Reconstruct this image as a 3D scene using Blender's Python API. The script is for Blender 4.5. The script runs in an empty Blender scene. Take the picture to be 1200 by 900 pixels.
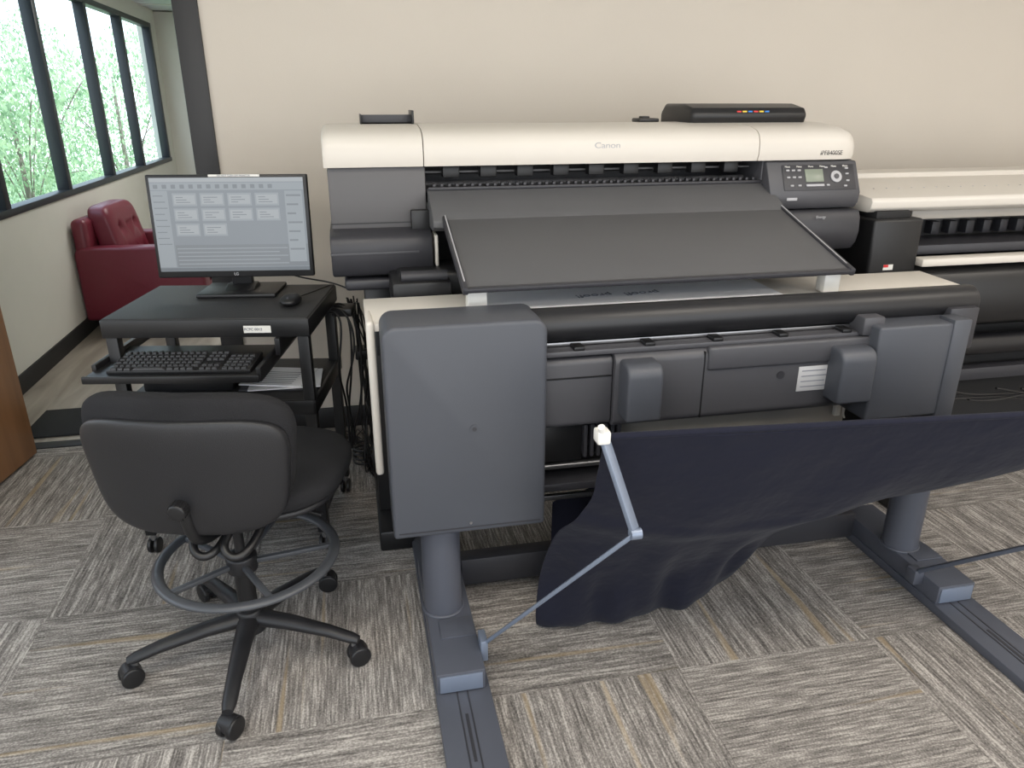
import bpy, bmesh, math, random
from mathutils import Vector, Matrix, noise
random.seed(7)
S=bpy.context.scene
COL=bpy.context.collection
try:
    S.view_settings.view_transform='Standard'
    S.view_settings.look='None'
except Exception: pass

# ---------------------------------------------------------------- materials
def nt(name):
    m=bpy.data.materials.new(name); m.use_nodes=True
    t=m.node_tree; b=t.nodes['Principled BSDF']
    return m,t,b
def plastic(name,col,rough=.45,metal=0,bump=0,bscale=400,var=.06,spec=.5):
    m,t,b=nt(name)
    b.inputs['Roughness'].default_value=rough
    b.inputs['Metallic'].default_value=metal
    b.inputs['Specular IOR Level'].default_value=spec
    tc=t.nodes.new('ShaderNodeTexCoord')
    n=t.nodes.new('ShaderNodeTexNoise'); n.inputs['Scale'].default_value=3; n.inputs['Detail'].default_value=4
    t.links.new(tc.outputs['Object'],n.inputs['Vector'])
    r=t.nodes.new('ShaderNodeValToRGB')
    r.color_ramp.elements[0].position=.3; r.color_ramp.elements[1].position=.7
    r.color_ramp.elements[0].color=[c*(1-var) for c in col]+[1]
    r.color_ramp.elements[1].color=[min(1,c*(1+var)) for c in col]+[1]
    t.links.new(n.outputs['Fac'],r.inputs['Fac']); t.links.new(r.outputs['Color'],b.inputs['Base Color'])
    if bump:
        n2=t.nodes.new('ShaderNodeTexNoise'); n2.inputs['Scale'].default_value=bscale
        t.links.new(tc.outputs['Object'],n2.inputs['Vector'])
        bp=t.nodes.new('ShaderNodeBump'); bp.inputs['Strength'].default_value=bump; bp.inputs['Distance'].default_value=.002
        t.links.new(n2.outputs['Fac'],bp.inputs['Height']); t.links.new(bp.outputs['Normal'],b.inputs['Normal'])
    return m
def emis(name,col,st=1):
    m,t,b=nt(name)
    b.inputs['Base Color'].default_value=(.03,.03,.03,1); b.inputs['Roughness'].default_value=.25
    b.inputs['Emission Color'].default_value=list(col)+[1]; b.inputs['Emission Strength'].default_value=st
    return m
M={}
M['cream']=plastic('cream_plastic',(.66,.62,.56),.42,var=.02)
M['pgrey']=plastic('printer_grey',(.066,.066,.074),.45,bump=.15,bscale=900,var=.03)
M['pgrey2']=plastic('printer_grey_mid',(.098,.095,.098),.45,bump=.15,bscale=900,var=.03)
M['pdark']=plastic('printer_dark',(.034,.034,.040),.42,bump=.15,bscale=900,var=.03)
M['boxgrey']=plastic('steel_box_grey',(.066,.071,.085),.45,bump=.2,bscale=700,var=.03)
M['black']=plastic('black_plastic',(.010,.010,.011),.4)
M['blackmat']=plastic('black_matte',(.008,.008,.009),.7)
M['roller']=plastic('black_roller',(.013,.013,.015),.40)
M['table']=plastic('tray_grey',(.090,.090,.094),.55,bump=.2,bscale=1200,var=.03)
M['stand']=plastic('stand_paint',(.078,.084,.105),.42,metal=.05)
M['rod']=plastic('rod_blue_grey',(.22,.26,.34),.35,metal=.4)
M['roddark']=plastic('rod_dark_blue_grey',(.10,.115,.15),.4,metal=.3)
M['metal']=plastic('brushed_metal',(.35,.35,.36),.3,metal=.9)
M['white']=plastic('white_plastic',(.75,.74,.70),.4)
M['beige']=plastic('beige_steel',(.32,.30,.27),.4)
M['paper']=plastic('paper_white',(.82,.83,.86),.6,var=.01)
M['ink']=plastic('print_ink',(.20,.21,.25),.6)
M['label']=plastic('label_silver',(.50,.50,.51),.5)
M['lcd']=plastic('lcd_green',(.22,.25,.20),.3)
M['btn']=plastic('button_grey',(.40,.40,.42),.4)
M['red']=plastic('red_ink',(.6,.03,.03),.4); M['blue']=plastic('blue_ink',(.03,.2,.6),.4); M['yel']=plastic('yellow_ink',(.8,.55,.05),.4)
M['fabric']=plastic('black_fabric',(.020,.020,.022),.9,bump=.8,bscale=500,var=.2,spec=.2)
M['chairplastic']=plastic('chair_shell_plastic',(.014,.014,.016),.42,bump=.3,bscale=500)
M['ring']=plastic('foot_ring_grey',(.06,.064,.072),.35)
M['carttop']=plastic('cart_laminate',(.022,.022,.023),.55,bump=.6,bscale=260,var=.3)
M['leather']=plastic('burgundy_leather',(.165,.020,.036),.38,bump=.3,bscale=60)
M['wall']=plastic('wall_paint',(.675,.62,.545),.85,bump=.15,bscale=250,var=.012,spec=.2)
M['wall2']=plastic('wall_paint_hall',(.70,.68,.62),.85,bump=.1,bscale=250,var=.02,spec=.2)
M['trim']=plastic('charcoal_trim',(.026,.026,.028),.5)
M['base']=plastic('black_vinyl_base',(.010,.010,.011),.5)
M['frame']=plastic('window_frame_black',(.018,.022,.028),.4)
M['mat']=plastic('door_mat_rubber',(.008,.008,.009),.9,bump=.6,bscale=200)
M['bark']=plastic('bark',(.20,.17,.14),.9)

def cloth_mat():
    m,t,b=nt('navy_cloth'); b.inputs['Roughness'].default_value=.9
    b.inputs['Base Color'].default_value=(.0125,.0135,.024,1)
    b.inputs['Sheen Weight'].default_value=.06
    b.inputs['Specular IOR Level'].default_value=.12
    tc=t.nodes.new('ShaderNodeTexCoord'); n=t.nodes.new('ShaderNodeTexNoise'); n.inputs['Scale'].default_value=8; n.inputs['Detail'].default_value=3
    t.links.new(tc.outputs['Object'],n.inputs['Vector'])
    bp=t.nodes.new('ShaderNodeBump'); bp.inputs['Strength'].default_value=.7; bp.inputs['Distance'].default_value=.02
    t.links.new(n.outputs['Fac'],bp.inputs['Height']); t.links.new(bp.outputs['Normal'],b.inputs['Normal'])
    return m
M['cloth']=cloth_mat()

def carpet_mat():
    m,t,b=nt('carpet_tiles'); N=t.nodes; L=t.links
    b.inputs['Roughness'].default_value=.95; b.inputs['Specular IOR Level'].default_value=.1
    g=N.new('ShaderNodeNewGeometry'); sx=N.new('ShaderNodeSeparateXYZ'); L.new(g.outputs['Position'],sx.inputs[0])
    def math_(op,a,b_=None,c=None):
        n=N.new('ShaderNodeMath'); n.operation=op
        for i,v in enumerate([a,b_,c]):
            if v is None: continue
            if isinstance(v,(int,float)): n.inputs[i].default_value=v
            else: L.new(v,n.inputs[i])
        return n.outputs[0]
    T=.61
    tx=math_('FLOOR',math_('DIVIDE',math_('ADD',sx.outputs[0],10.17),T)); ty=math_('FLOOR',math_('DIVIDE',math_('ADD',sx.outputs[1],10.05),T))
    par=math_('MODULO',math_('ADD',tx,ty),2.0)
    par=math_('ROUND',par)
    def comb(x,y,z):
        c=N.new('ShaderNodeCombineXYZ')
        for i,v in enumerate([x,y,z]):
            if isinstance(v,(int,float)): c.inputs[i].default_value=v
            else: L.new(v,c.inputs[i])
        return c.outputs[0]
    inv=math_('SUBTRACT',1.0,par)
    ac=math_('ADD',math_('MULTIPLY',sx.outputs[0],par),math_('MULTIPLY',sx.outputs[1],inv))
    al=math_('ADD',math_('MULTIPLY',sx.outputs[1],par),math_('MULTIPLY',sx.outputs[0],inv))
    tid=math_('ADD',math_('MULTIPLY',tx,3.7),math_('MULTIPLY',ty,7.3))
    def noise_(v,sc,det):
        n=N.new('ShaderNodeTexNoise'); n.inputs['Scale'].default_value=sc; n.inputs['Detail'].default_value=det; L.new(v,n.inputs['Vector']); return n.outputs['Fac']
    fine=noise_(comb(math_('MULTIPLY',ac,170.0),math_('MULTIPLY',al,11.0),tid),1.0,2)
    speck=noise_(comb(math_('MULTIPLY',ac,240.0),math_('MULTIPLY',al,170.0),tid),1.0,1)
    mid=noise_(comb(math_('MULTIPLY',ac,44.0),math_('MULTIPLY',al,.8),tid),1.0,1)
    rg=math_('MULTIPLY',math_('SINE',math_('MULTIPLY',ac,6.2832/.0125)),.018)
    f=math_('ADD',math_('ADD',math_('ADD',math_('MULTIPLY',fine,.46),math_('MULTIPLY',mid,.24)),math_('MULTIPLY',speck,.30)),rg)
    r=N.new('ShaderNodeValToRGB'); e=r.color_ramp.elements
    e[0].position=.35; e[0].color=(.092,.084,.078,1)
    e[1].position=.64; e[1].color=(.52,.485,.445,1)
    k=r.color_ramp.elements.new(.5); k.color=(.245,.225,.208,1)
    L.new(f,r.inputs['Fac'])
    ta=noise_(comb(math_('MULTIPLY',ac,26.0),math_('MULTIPLY',al,.9),math_('ADD',tid,40.0)),1.0,1)
    rt=N.new('ShaderNodeValToRGB'); rt.color_ramp.elements[0].position=.66; rt.color_ramp.elements[1].position=.74
    rt.color_ramp.elements[0].color=(0,0,0,1); rt.color_ramp.elements[1].color=(.5,.5,.5,1)
    L.new(ta,rt.inputs['Fac'])
    mx=N.new('ShaderNodeMix'); mx.data_type='RGBA'
    L.new(rt.outputs['Color'],mx.inputs['Factor']); L.new(r.outputs['Color'],mx.inputs[6]); mx.inputs[7].default_value=(.40,.30,.17,1)
    # thin seam + slight per tile tone
    wn=N.new('ShaderNodeTexWhiteNoise'); wn.noise_dimensions='2D'; L.new(comb(tx,ty,0.0),wn.inputs['Vector'])
    tone=math_('ADD',math_('MULTIPLY',wn.outputs['Value'],.14),.93)
    vm=N.new('ShaderNodeVectorMath'); vm.operation='SCALE'; L.new(mx.outputs[2],vm.inputs[0]); L.new(tone,vm.inputs['Scale'])
    L.new(vm.outputs[0],b.inputs['Base Color'])
    bp=N.new('ShaderNodeBump'); bp.inputs['Strength'].default_value=.4; bp.inputs['Distance'].default_value=.003
    L.new(f,bp.inputs['Height']); L.new(bp.outputs['Normal'],b.inputs['Normal'])
    return m
M['carpet']=carpet_mat()

def wood_mat(name,c1,c2,scale,axis,rough=.4,planks=False):
    m,t,b=nt(name); N=t.nodes; L=t.links; b.inputs['Roughness'].default_value=rough
    tc=N.new('ShaderNodeTexCoord'); mp=N.new('ShaderNodeMapping'); L.new(tc.outputs['Object'],mp.inputs[0])
    mp.inputs['Scale'].default_value=scale
    n=N.new('ShaderNodeTexNoise'); n.inputs['Scale'].default_value=1; n.inputs['Detail'].default_value=5; n.inputs['Distortion'].default_value=.6
    L.new(mp.outputs[0],n.inputs['Vector'])
    r=N.new('ShaderNodeValToRGB'); r.color_ramp.elements[0].position=.35; r.color_ramp.elements[1].position=.68
    r.color_ramp.elements[0].color=list(c1)+[1]; r.color_ramp.elements[1].color=list(c2)+[1]
    L.new(n.outputs['Fac'],r.inputs['Fac']); L.new(r.outputs['Color'],b.inputs['Base Color'])
    return m
M['door']=wood_mat('door_wood',(.24,.105,.038),(.33,.155,.062),(14,14,1.2),'z',.4)
M['lvt']=wood_mat('vinyl_plank',(.26,.22,.18),(.46,.41,.35),(9,1.2,1),'y',.35)
M['ceil']=plastic('ceiling_tile',(.66,.68,.70),.9,bump=.4,bscale=120,var=.04)
def leaf_mat():
    m,t,b=nt('leaves'); N=t.nodes; L=t.links
    g=N.new('ShaderNodeNewGeometry'); n=N.new('ShaderNodeTexNoise'); n.inputs['Scale'].default_value=2.2; L.new(g.outputs['Position'],n.inputs['Vector'])
    r=N.new('ShaderNodeValToRGB'); r.color_ramp.elements[0].position=.35; r.color_ramp.elements[1].position=.65
    r.color_ramp.elements[0].color=(.20,.33,.18,1); r.color_ramp.elements[1].color=(.55,.68,.42,1)
    L.new(n.outputs['Fac'],r.inputs['Fac']); L.new(r.outputs['Color'],b.inputs['Base Color'])
    b.inputs['Roughness'].default_value=.6
    tr=N.new('ShaderNodeBsdfTranslucent'); L.new(r.outputs['Color'],tr.inputs[0])
    ms=N.new('ShaderNodeMixShader'); ms.inputs[0].default_value=.5
    L.new(b.outputs[0],ms.inputs[1]); L.new(tr.outputs[0],ms.inputs[2]); L.new(ms.outputs[0],N['Material Output'].inputs[0])
    return m
M['leaf']=leaf_mat()
def glass_mat():
    m=bpy.data.materials.new('window_glass'); m.use_nodes=True; t=m.node_tree; t.nodes.clear()
    o=t.nodes.new('ShaderNodeOutputMaterial'); a=t.nodes.new('ShaderNodeBsdfTransparent'); a.inputs[0].default_value=(.84,.95,1,1)
    g=t.nodes.new('ShaderNodeBsdfGlossy'); g.inputs['Roughness'].default_value=.02
    mx=t.nodes.new('ShaderNodeMixShader'); mx.inputs[0].default_value=.05
    t.links.new(a.outputs[0],mx.inputs[1]); t.links.new(g.outputs[0],mx.inputs[2]); t.links.new(mx.outputs[0],o.inputs[0]); return m
M['glass']=glass_mat()

# ---------------------------------------------------------------- geometry helpers
def empty(name,loc=(0,0,0),rz=0):
    e=bpy.data.objects.new(name,None); COL.objects.link(e); e.location=loc; e.rotation_euler=(0,0,rz); e.empty_display_size=.1; return e
def fin(bm,name,mat,parent=None,smooth=True,ang=35):
    bmesh.ops.recalc_face_normals(bm,faces=bm.faces)
    me=bpy.data.meshes.new(name); bm.to_mesh(me); bm.free()
    o=bpy.data.objects.new(name,me); COL.objects.link(o)
    me.materials.append(M[mat] if isinstance(mat,str) else mat)
    if smooth:
        for p in me.polygons: p.use_smooth=True
        try: me.set_sharp_from_angle(angle=math.radians(ang))
        except Exception: pass
    if parent: o.parent=parent
    return o
def box(name,x0,x1,y0,y1,z0,z1,mat,parent=None,bev=.003,seg=2,rot=None,pivot=None):
    bm=bmesh.new(); bmesh.ops.create_cube(bm,size=1)
    for v in bm.verts: v.co=Vector(((x0+x1)/2+v.co.x*(x1-x0),(y0+y1)/2+v.co.y*(y1-y0),(z0+z1)/2+v.co.z*(z1-z0)))
    if bev: bmesh.ops.bevel(bm,geom=bm.edges[:],offset=min(bev,.45*min(abs(x1-x0),abs(y1-y0),abs(z1-z0))),segments=seg,affect='EDGES',profile=.5)
    if rot:
        p=Vector(pivot) if pivot else Vector(((x0+x1)/2,(y0+y1)/2,(z0+z1)/2))
        bmesh.ops.rotate(bm,verts=bm.verts,cent=p,matrix=rot)
    return fin(bm,name,mat,parent)
def prism(name,prof,x0,x1,mat,parent=None,bev=.003,seg=2,axis='x'):
    bm=bmesh.new()
    def P(a,b,c): return (c,a,b) if axis=='x' else ((a,c,b) if axis=='y' else (a,b,c))
    A=[bm.verts.new(P(a,b,x0)) for a,b in prof]; B=[bm.verts.new(P(a,b,x1)) for a,b in prof]
    bm.faces.new(A); bm.faces.new(B[::-1]); n=len(A)
    for i in range(n): bm.faces.new((A[i],A[(i+1)%n],B[(i+1)%n],B[i]))
    bmesh.ops.recalc_face_normals(bm,faces=bm.faces)
    if bev:
        es=[e for e in bm.edges if len(e.link_faces)==2 and e.calc_face_angle(0)>math.radians(40)]
        bmesh.ops.bevel(bm,geom=es,offset=bev,segments=seg,affect='EDGES',profile=.5)
    return fin(bm,name,mat,parent)
def rrect(a0,a1,b0,b1,r,n=5,corners=(1,1,1,1)):
    out=[]
    for k,(cx,cy,s) in enumerate([(a1-r,b1-r,0),(a0+r,b1-r,90),(a0+r,b0+r,180),(a1-r,b0+r,270)]):
        if not corners[k]:
            out.append([(a1,b1),(a0,b1),(a0,b0),(a1,b0)][k]); continue
        for i in range(n+1):
            t=math.radians(s+90*i/n); out.append((cx+r*math.cos(t),cy+r*math.sin(t)))
    return out
def loft(name,prof,secs,base,mat,parent=None):
    bm=bmesh.new(); rings=[]
    for x,s in secs:
        rings.append([bm.verts.new((x,base[0]+(a-base[0])*(.6+.4*s),base[1]+(b-base[1])*s)) for a,b in prof])
    n=len(prof)
    for r0,r1 in zip(rings,rings[1:]):
        for i in range(n): bm.faces.new((r0[i],r0[(i+1)%n],r1[(i+1)%n],r1[i]))
    bm.faces.new(rings[0]); bm.faces.new(rings[-1][::-1])
    return fin(bm,name,mat,parent,ang=40)
def cyl(name,p0,p1,r,mat,parent=None,seg=28,r2=None,bev=0):
    p0=Vector(p0);p1=Vector(p1);d=p1-p0
    bm=bmesh.new(); bmesh.ops.create_cone(bm,cap_ends=True,segments=seg,radius1=r,radius2=r if r2 is None else r2,depth=d.length)
    if bev:
        es=[e for e in bm.edges if len(e.link_faces)==2 and e.calc_face_angle(0)>1.0]
        bmesh.ops.bevel(bm,geom=es,offset=bev,segments=3,affect='EDGES',profile=.5)
    q=Vector((0,0,1)).rotation_difference(d.normalized()).to_matrix().to_4x4()
    bmesh.ops.transform(bm,verts=bm.verts,matrix=Matrix.Translation((p0+p1)/2)@q)
    return fin(bm,name,mat,parent)
def bar(name,p0,p1,w,h,mat,parent=None,bev=.002):
    p0=Vector(p0);p1=Vector(p1);d=p1-p0
    bm=bmesh.new(); bmesh.ops.create_cube(bm,size=1)
    for v in bm.verts: v.co=Vector((v.co.x*w,v.co.y*h,v.co.z*d.length))
    if bev: bmesh.ops.bevel(bm,geom=bm.edges[:],offset=bev,segments=2,affect='EDGES',profile=.5)
    q=d.to_track_quat('Z','Y').to_matrix().to_4x4()
    bmesh.ops.transform(bm,verts=bm.verts,matrix=Matrix.Translation((p0+p1)/2)@q)
    return fin(bm,name,mat,parent)
def tube(name,pts,r,mat,parent=None,cyclic=False,res=12):
    c=bpy.data.curves.new(name,'CURVE'); c.dimensions='3D'; c.bevel_depth=r; c.bevel_resolution=3; c.resolution_u=res; c.use_fill_caps=True
    s=c.splines.new('NURBS'); s.points.add(len(pts)-1)
    for i,p in enumerate(pts): s.points[i].co=(*p,1)
    s.order_u=min(4,len(pts)); s.use_endpoint_u=not cyclic; s.use_cyclic_u=cyclic
    o=bpy.data.objects.new(name,c); COL.objects.link(o); c.materials.append(M[mat])
    if parent:o.parent=parent
    return o
def torus(name,c,R,rx,rz,mat,parent=None,seg=72,ms=14):
    bm=bmesh.new(); rings=[]
    for i in range(seg):
        t=2*math.pi*i/seg; rings.append([bm.verts.new((c[0]+(R+rx*math.cos(u))*math.cos(t),c[1]+(R+rx*math.cos(u))*math.sin(t),c[2]+rz*math.sin(u))) for u in [2*math.pi*j/ms for j in range(ms)]])
    for i in range(seg):
        a=rings[i];b=rings[(i+1)%seg]
        for j in range(ms): bm.faces.new((a[j],a[(j+1)%ms],b[(j+1)%ms],b[j]))
    return fin(bm,name,mat,parent,ang=80)
def pillow(name,c,a,b,h,mat,parent=None,e1=.45,e2=.5,curv=None,nu=48,nv=24,axes='xyz',fn=None):
    sg=lambda v,e:(abs(v)**e)*(1 if v>=0 else -1)
    bm=bmesh.new(); rows=[]
    for j in range(nv+1):
        ph=-math.pi/2+math.pi*j/nv; row=[]
        for i in range(nu):
            th=2*math.pi*i/nu
            x=a*sg(math.cos(ph),e2)*sg(math.cos(th),e1); y=b*sg(math.cos(ph),e2)*sg(math.sin(th),e1); z=h*sg(math.sin(ph),e2)
            if axes=='xzy': v=Vector((x,z,y))
            elif axes=='yzx': v=Vector((z,x,y))
            else: v=Vector((x,y,z))
            if fn: v=fn(v)
            row.append(bm.verts.new(v+Vector(c)))
        rows.append(row)
    for r0,r1 in zip(rows,rows[1:]):
        for i in range(nu): bm.faces.new((r0[i],r0[(i+1)%nu],r1[(i+1)%nu],r1[i]))
    bmesh.ops.remove_doubles(bm,verts=bm.verts,dist=1e-5)
    return fin(bm,name,mat,parent,ang=70)
def text(name,s,size,loc,rot,mat,parent=None,align='CENTER',sx=1):
    c=bpy.data.curves.new(name,'FONT'); c.body=s; c.size=size; c.extrude=.0006; c.align_x=align; c.align_y='CENTER'
    o=bpy.data.objects.new(name,c); COL.objects.link(o); o.location=loc; o.rotation_euler=rot; o.scale=(sx,1,1); c.materials.append(M[mat])
    if parent:o.parent=parent
    return o
def quad(name,pts,mat,parent=None,th=0):
    bm=bmesh.new(); bm.faces.new([bm.verts.new(p) for p in pts])
    o=fin(bm,name,mat,parent,smooth=False)
    return o
RX=lambda d:Matrix.Rotation(math.radians(d),4,'X')
RY=lambda d:Matrix.Rotation(math.radians(d),4,'Y')
RZ=lambda d:Matrix.Rotation(math.radians(d),4,'Z')

# ---------------------------------------------------------------- room shell
WY=3.45
box('floor',-2.6,5.0,-2.5,WY+.06,-.1,0,'carpet',bev=0)
box('floor_hallway',-1.95,1.2,WY+.06,9.0,-.1,-.001,'lvt',bev=0)
box('wall_back',-.60,5.0,WY,WY+.12,0,2.75,'wall',bev=0)
box('wall_back_left',-2.6,-1.66,WY,WY+.12,0,2.75,'wall',bev=0)
box('wall_header',-1.66,-.60,WY,WY+.12,2.14,2.75,'wall',bev=0)
box('wall_right',5.0,5.1,-2.5,WY+.12,0,2.75,'wall',bev=0)
box('wall_left_low',-2.7,-2.6,-2.5,WY+.12,0,.9,'wall',bev=0)
box('wall_left_high',-2.7,-2.6,-2.5,WY+.12,2.3,2.75,'wall',bev=0)
box('ceiling',-2.7,5.1,-2.5,WY+.12,2.75,2.85,'ceil',bev=0)
HX=-1.84
box('wall_hall_low',HX-.12,HX,WY+.12,9.0,0,.93,'wall2',bev=0)
box('wall_hall_high',HX-.12,HX,WY+.12,9.0,2.22,2.45,'wall2',bev=0)
box('wall_hall_end',HX-.12,HX,8.75,9.0,.93,2.22,'wall2',bev=0)
box('wall_far',HX-.12,1.3,9.0,9.1,0,2.45,'wall2',bev=0)
box('wall_hall_right',1.2,1.3,WY+.12,9.0,0,2.45,'wall2',bev=0)
box('ceiling_hallway',HX-.12,1.3,WY+.12,9.1,2.36,2.45,'ceil',bev=0)
g=empty('trim_ceiling_grid')
for i in range(9): box('tee_%d'%i,HX,1.2,4.2+.6*i,4.225+.6*i,2.350,2.36,'white',g,bev=0)
for i in range(4): box('tee_l_%d'%i,HX+.5+.6*i,HX+.525+.6*i,WY+.12,9.0,2.350,2.36,'white',g,bev=0)
box('baseboard_back',-.53,5.0,WY-.012,WY,0,.105,'base',bev=.003)
box('baseboard_left',HX,HX+.012,WY+.12,9.0,0,.105,'base',bev=.003)
box('baseboard_far',HX+.012,1.2,8.988,9.0,0,.105,'base',bev=.003)
box('trim_1',-.63,-.535,WY-.018,WY+.14,0,2.16,'trim',bev=.004)
box('trim_2',-1.75,-1.655,WY-.018,WY+.14,0,2.16,'trim',bev=.004)
box('trim_3',-1.655,-.63,WY-.018,WY+.14,2.10,2.19,'trim',bev=.004)
box('trim_4',-1.655,-.63,WY+.02,WY+.09,0,.006,'base',bev=.002)
w=empty('window_1')
fx0,fx1=HX-.07,HX-.02
box('sill',fx0,HX+.012,3.6,8.78,.905,.945,'frame',w,bev=.004)
box('head',fx0,HX+.005,3.6,8.78,2.18,2.225,'frame',w,bev=.004)
for i,y in enumerate([3.66,4.62,5.63,6.68,7.66,8.74]): box('mullion_%d'%i,fx0,HX+.005,y-.033,y+.033,.94,2.19,'frame',w,bev=.004)
quad('glass',[(HX-.05,3.6,.93),(HX-.05,8.75,.93),(HX-.05,8.75,2.19),(HX-.05,3.6,2.19)],'glass',w)
d=empty('door_1',(-1.475,3.41,0),math.radians(-98))
box('leaf',0,.86,-.045,0,.012,2.09,'door',d,bev=.003)
cyl('handle_rose',(.79,0,1.0),(.79,.015,1.0),.028,'metal',d)
cyl('handle_neck',(.79,.01,1.0),(.79,.055,1.0),.01,'metal',d)
bar('handle_lever',(.80,.05,1.0),(.68,.05,1.0),.018,.012,'metal',d)
for i,z in enumerate([.25,1.05,1.85]): box('hinge_%d'%i,-.05,.03,-.16,-.045,z-.05,z+.05,'metal',d,bev=.002)
box('door_mat',-1.62,-.68,3.60,3.95,0,.010,'mat',bev=.004)

def tree(name,c,R,n,seed):
    rnd=random.Random(seed)
    e=empty(name,c)
    cyl('trunk',(0,0,-3),(0,0,R*.5),.07,'bark',e,r2=.03)
    blobs=[(Vector((rnd.uniform(-1,1)*R*.7,rnd.uniform(-1,1)*R*.7,rnd.uniform(-.8,.9)*R)),rnd.uniform(.35,.6)*R) for _ in range(14)]
    for k in range(8):
        b=blobs[k][0]; tube('branch_%d'%k,[(0,0,-.6*R),(b.x*.4,b.y*.4,b.z*.3),tuple(b)],.012,'bark',e)
    bm=bmesh.new()
    for i in range(n):
        b,r=rnd.choice(blobs)
        v=Vector((rnd.gauss(0,1),rnd.gauss(0,1),rnd.gauss(0,1))).normalized()*r*rnd.uniform(.5,1.0)
        p=b+v; s=rnd.uniform(.03,.065)
        q=Matrix.Rotation(rnd.uniform(0,6.28),3,'Z')@Matrix.Rotation(rnd.uniform(0,3.14),3,'X')
        vs=[bm.verts.new(p+q@Vector(t)) for t in [(-s*.5,0,0),(0,-s,0),(s*.5,0,0),(0,s,0)]]
        bm.faces.new(vs)
    fin(bm,'foliage',M['leaf'],e,smooth=False)
for i,(x,y,z,R) in enumerate([(-5.0,9.0,.8,1.5),(-6.8,12.5,.9,2.0),(-5.6,15,.5,1.8),(-8.0,17.5,.9,2.4),(-5.2,20,.5,2.2),(-9.5,22,1.2,3.2),(-7.0,27,.7,3.0)]):
    tree('tree' if i==0 else 'tree.%03d'%i,(x,y,z),R,8500,i+3)
box('ground_exterior',-30,-2.8,-5,45,-2.2,-2.0,M['leaf'],bev=0)

# ---------------------------------------------------------------- MAIN PRINTER
P=empty('large_format_printer')
lid=[(2.452,1.305),(2.445,1.33),(2.447,1.365),(2.456,1.388),(2.475,1.404),(2.52,1.416),(2.62,1.426),(2.75,1.427),(2.86,1.418),(2.90,1.39),(2.91,1.35),(2.91,1.305)]
base=(2.68,1.305)
loft('lid_left',lid,[(-.078,.9),(-.072,.97),(-.06,1),(.231,1)],base,'cream',P)
loft('lid_center',lid,[(.234,1),(1.388,1)],base,'cream',P)
loft('lid_right',lid,[(1.391,1),(1.70,1),(1.735,.97),(1.76,.88),(1.776,.72),(1.782,.5)],base,'cream',P)
text('logo','Canon',.026,(.84,2.4465,1.362),(math.radians(90),0,0),'btn',P,sx=1.3)
text('model_text','iPF8400SE',.021,(1.67,2.4455,1.328),(math.radians(90),0,0),'black',P)
box('rear_body',-.06,1.77,2.72,2.90,.93,1.304,'pdark',P)
box('end_left',-.068,.238,2.47,2.72,1.09,1.304,'pgrey2',P,bev=.006)
prism('housing_left',[(2.40,1.105),(2.47,1.115),(2.72,1.115),(2.72,.97),(2.44,.965),(2.40,.975),(2.385,1.0),(2.38,1.06),(2.385,1.09)],-.075,.245,'pdark',P,bev=.006)
box('housing_left_lip',-.076,.200,2.378,2.40,1.045,1.052,'pgrey',P,bev=.001)
box('shelf_left',-.04,.22,2.40,2.72,.925,.962,'pdark',P,bev=.012,seg=3)
box('notch_left',.185,.246,2.445,2.48,1.09,1.17,'black',P,bev=.004)
box('seam_left',-.068,.238,2.4685,2.472,1.128,1.132,'black',P,bev=0)
box('slot_floor',.238,1.42,2.48,2.72,1.12,1.19,'black',P)
cyl('rail_rod',(.24,2.60,1.235),(1.42,2.60,1.235),.010,'pgrey2',P)
box('rail_beam',.24,1.42,2.62,2.68,1.265,1.30,'blackmat',P)
box('encoder_strip',.24,1.42,2.56,2.563,1.275,1.281,'pgrey2',P,bev=0)
box('slot_ledge',.24,1.42,2.485,2.56,1.222,1.232,'pdark',P,bev=.003)
for i in range(46):
    x=.262+i*.0252; box('rib_%d'%i,x,x+.010,2.483,2.50,1.232,1.247,'pdark',P,bev=.002)
for i in range(9):
    x=.30+i*.125; box('pinch_%d'%i,x,x+.055,2.515,2.56,1.262,1.30,'black',P,bev=.004)
prism('ejection_guide',[(2.485,1.234),(2.47,1.226),(2.35,1.172),(2.325,1.150),(2.325,1.130),(2.36,1.115),(2.485,1.115)],.243,1.445,'table',P,bev=.003)
box('guide_ridge',.245,1.44,2.468,2.486,1.228,1.238,'pdark',P,bev=.003)
def slab(name,x0,x1,y0,z0,y1,z1,th,mat,bev=.004):
    d=Vector((0,y1-y0,z1-z0)); n=Vector((0,-d.z,d.y)).normalized()
    if n.z<0:n=-n
    a=Vector((0,y0,z0));b=Vector((0,y1,z1))
    prof=[(a.y,a.z),(b.y,b.z),(b.y-n.y*th,b.z-n.z*th),(a.y-n.y*th,a.z-n.z*th)]
    return prism(name,prof,x0,x1,mat,P,bev=bev)
slab('output_table',.285,1.435,1.925,1.030,2.35,1.160,.012,'table')
slab('table_rail_left',.272,.288,1.915,1.034,2.36,1.170,.022,'pdark')
slab('table_rail_right',1.432,1.448,1.915,1.034,2.36,1.170,.022,'pdark')
slab('table_front_edge',.275,1.445,1.915,1.031,1.932,1.036,.014,'pdark')
slab('table_trim_left',.280,.284,1.93,1.0385,2.35,1.1685,.004,'btn',bev=0)
slab('table_trim_right',1.436,1.440,1.93,1.0385,2.35,1.1685,.004,'btn',bev=0)
box('table_foot_left',.29,.345,1.955,2.00,.955,1.03,'white',P,bev=.006)
box('table_foot_right',1.375,1.43,1.955,2.00,.955,1.03,'white',P,bev=.006)
box('end_right',1.42,1.775,2.47,2.72,1.09,1.304,'pgrey',P,bev=.006)
prism('control_housing',[(2.452,1.300),(2.50,1.303),(2.50,1.14),(2.42,1.14),(2.405,1.16),(2.40,1.195)],1.425,1.778,'pgrey',P,bev=.006)
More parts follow.
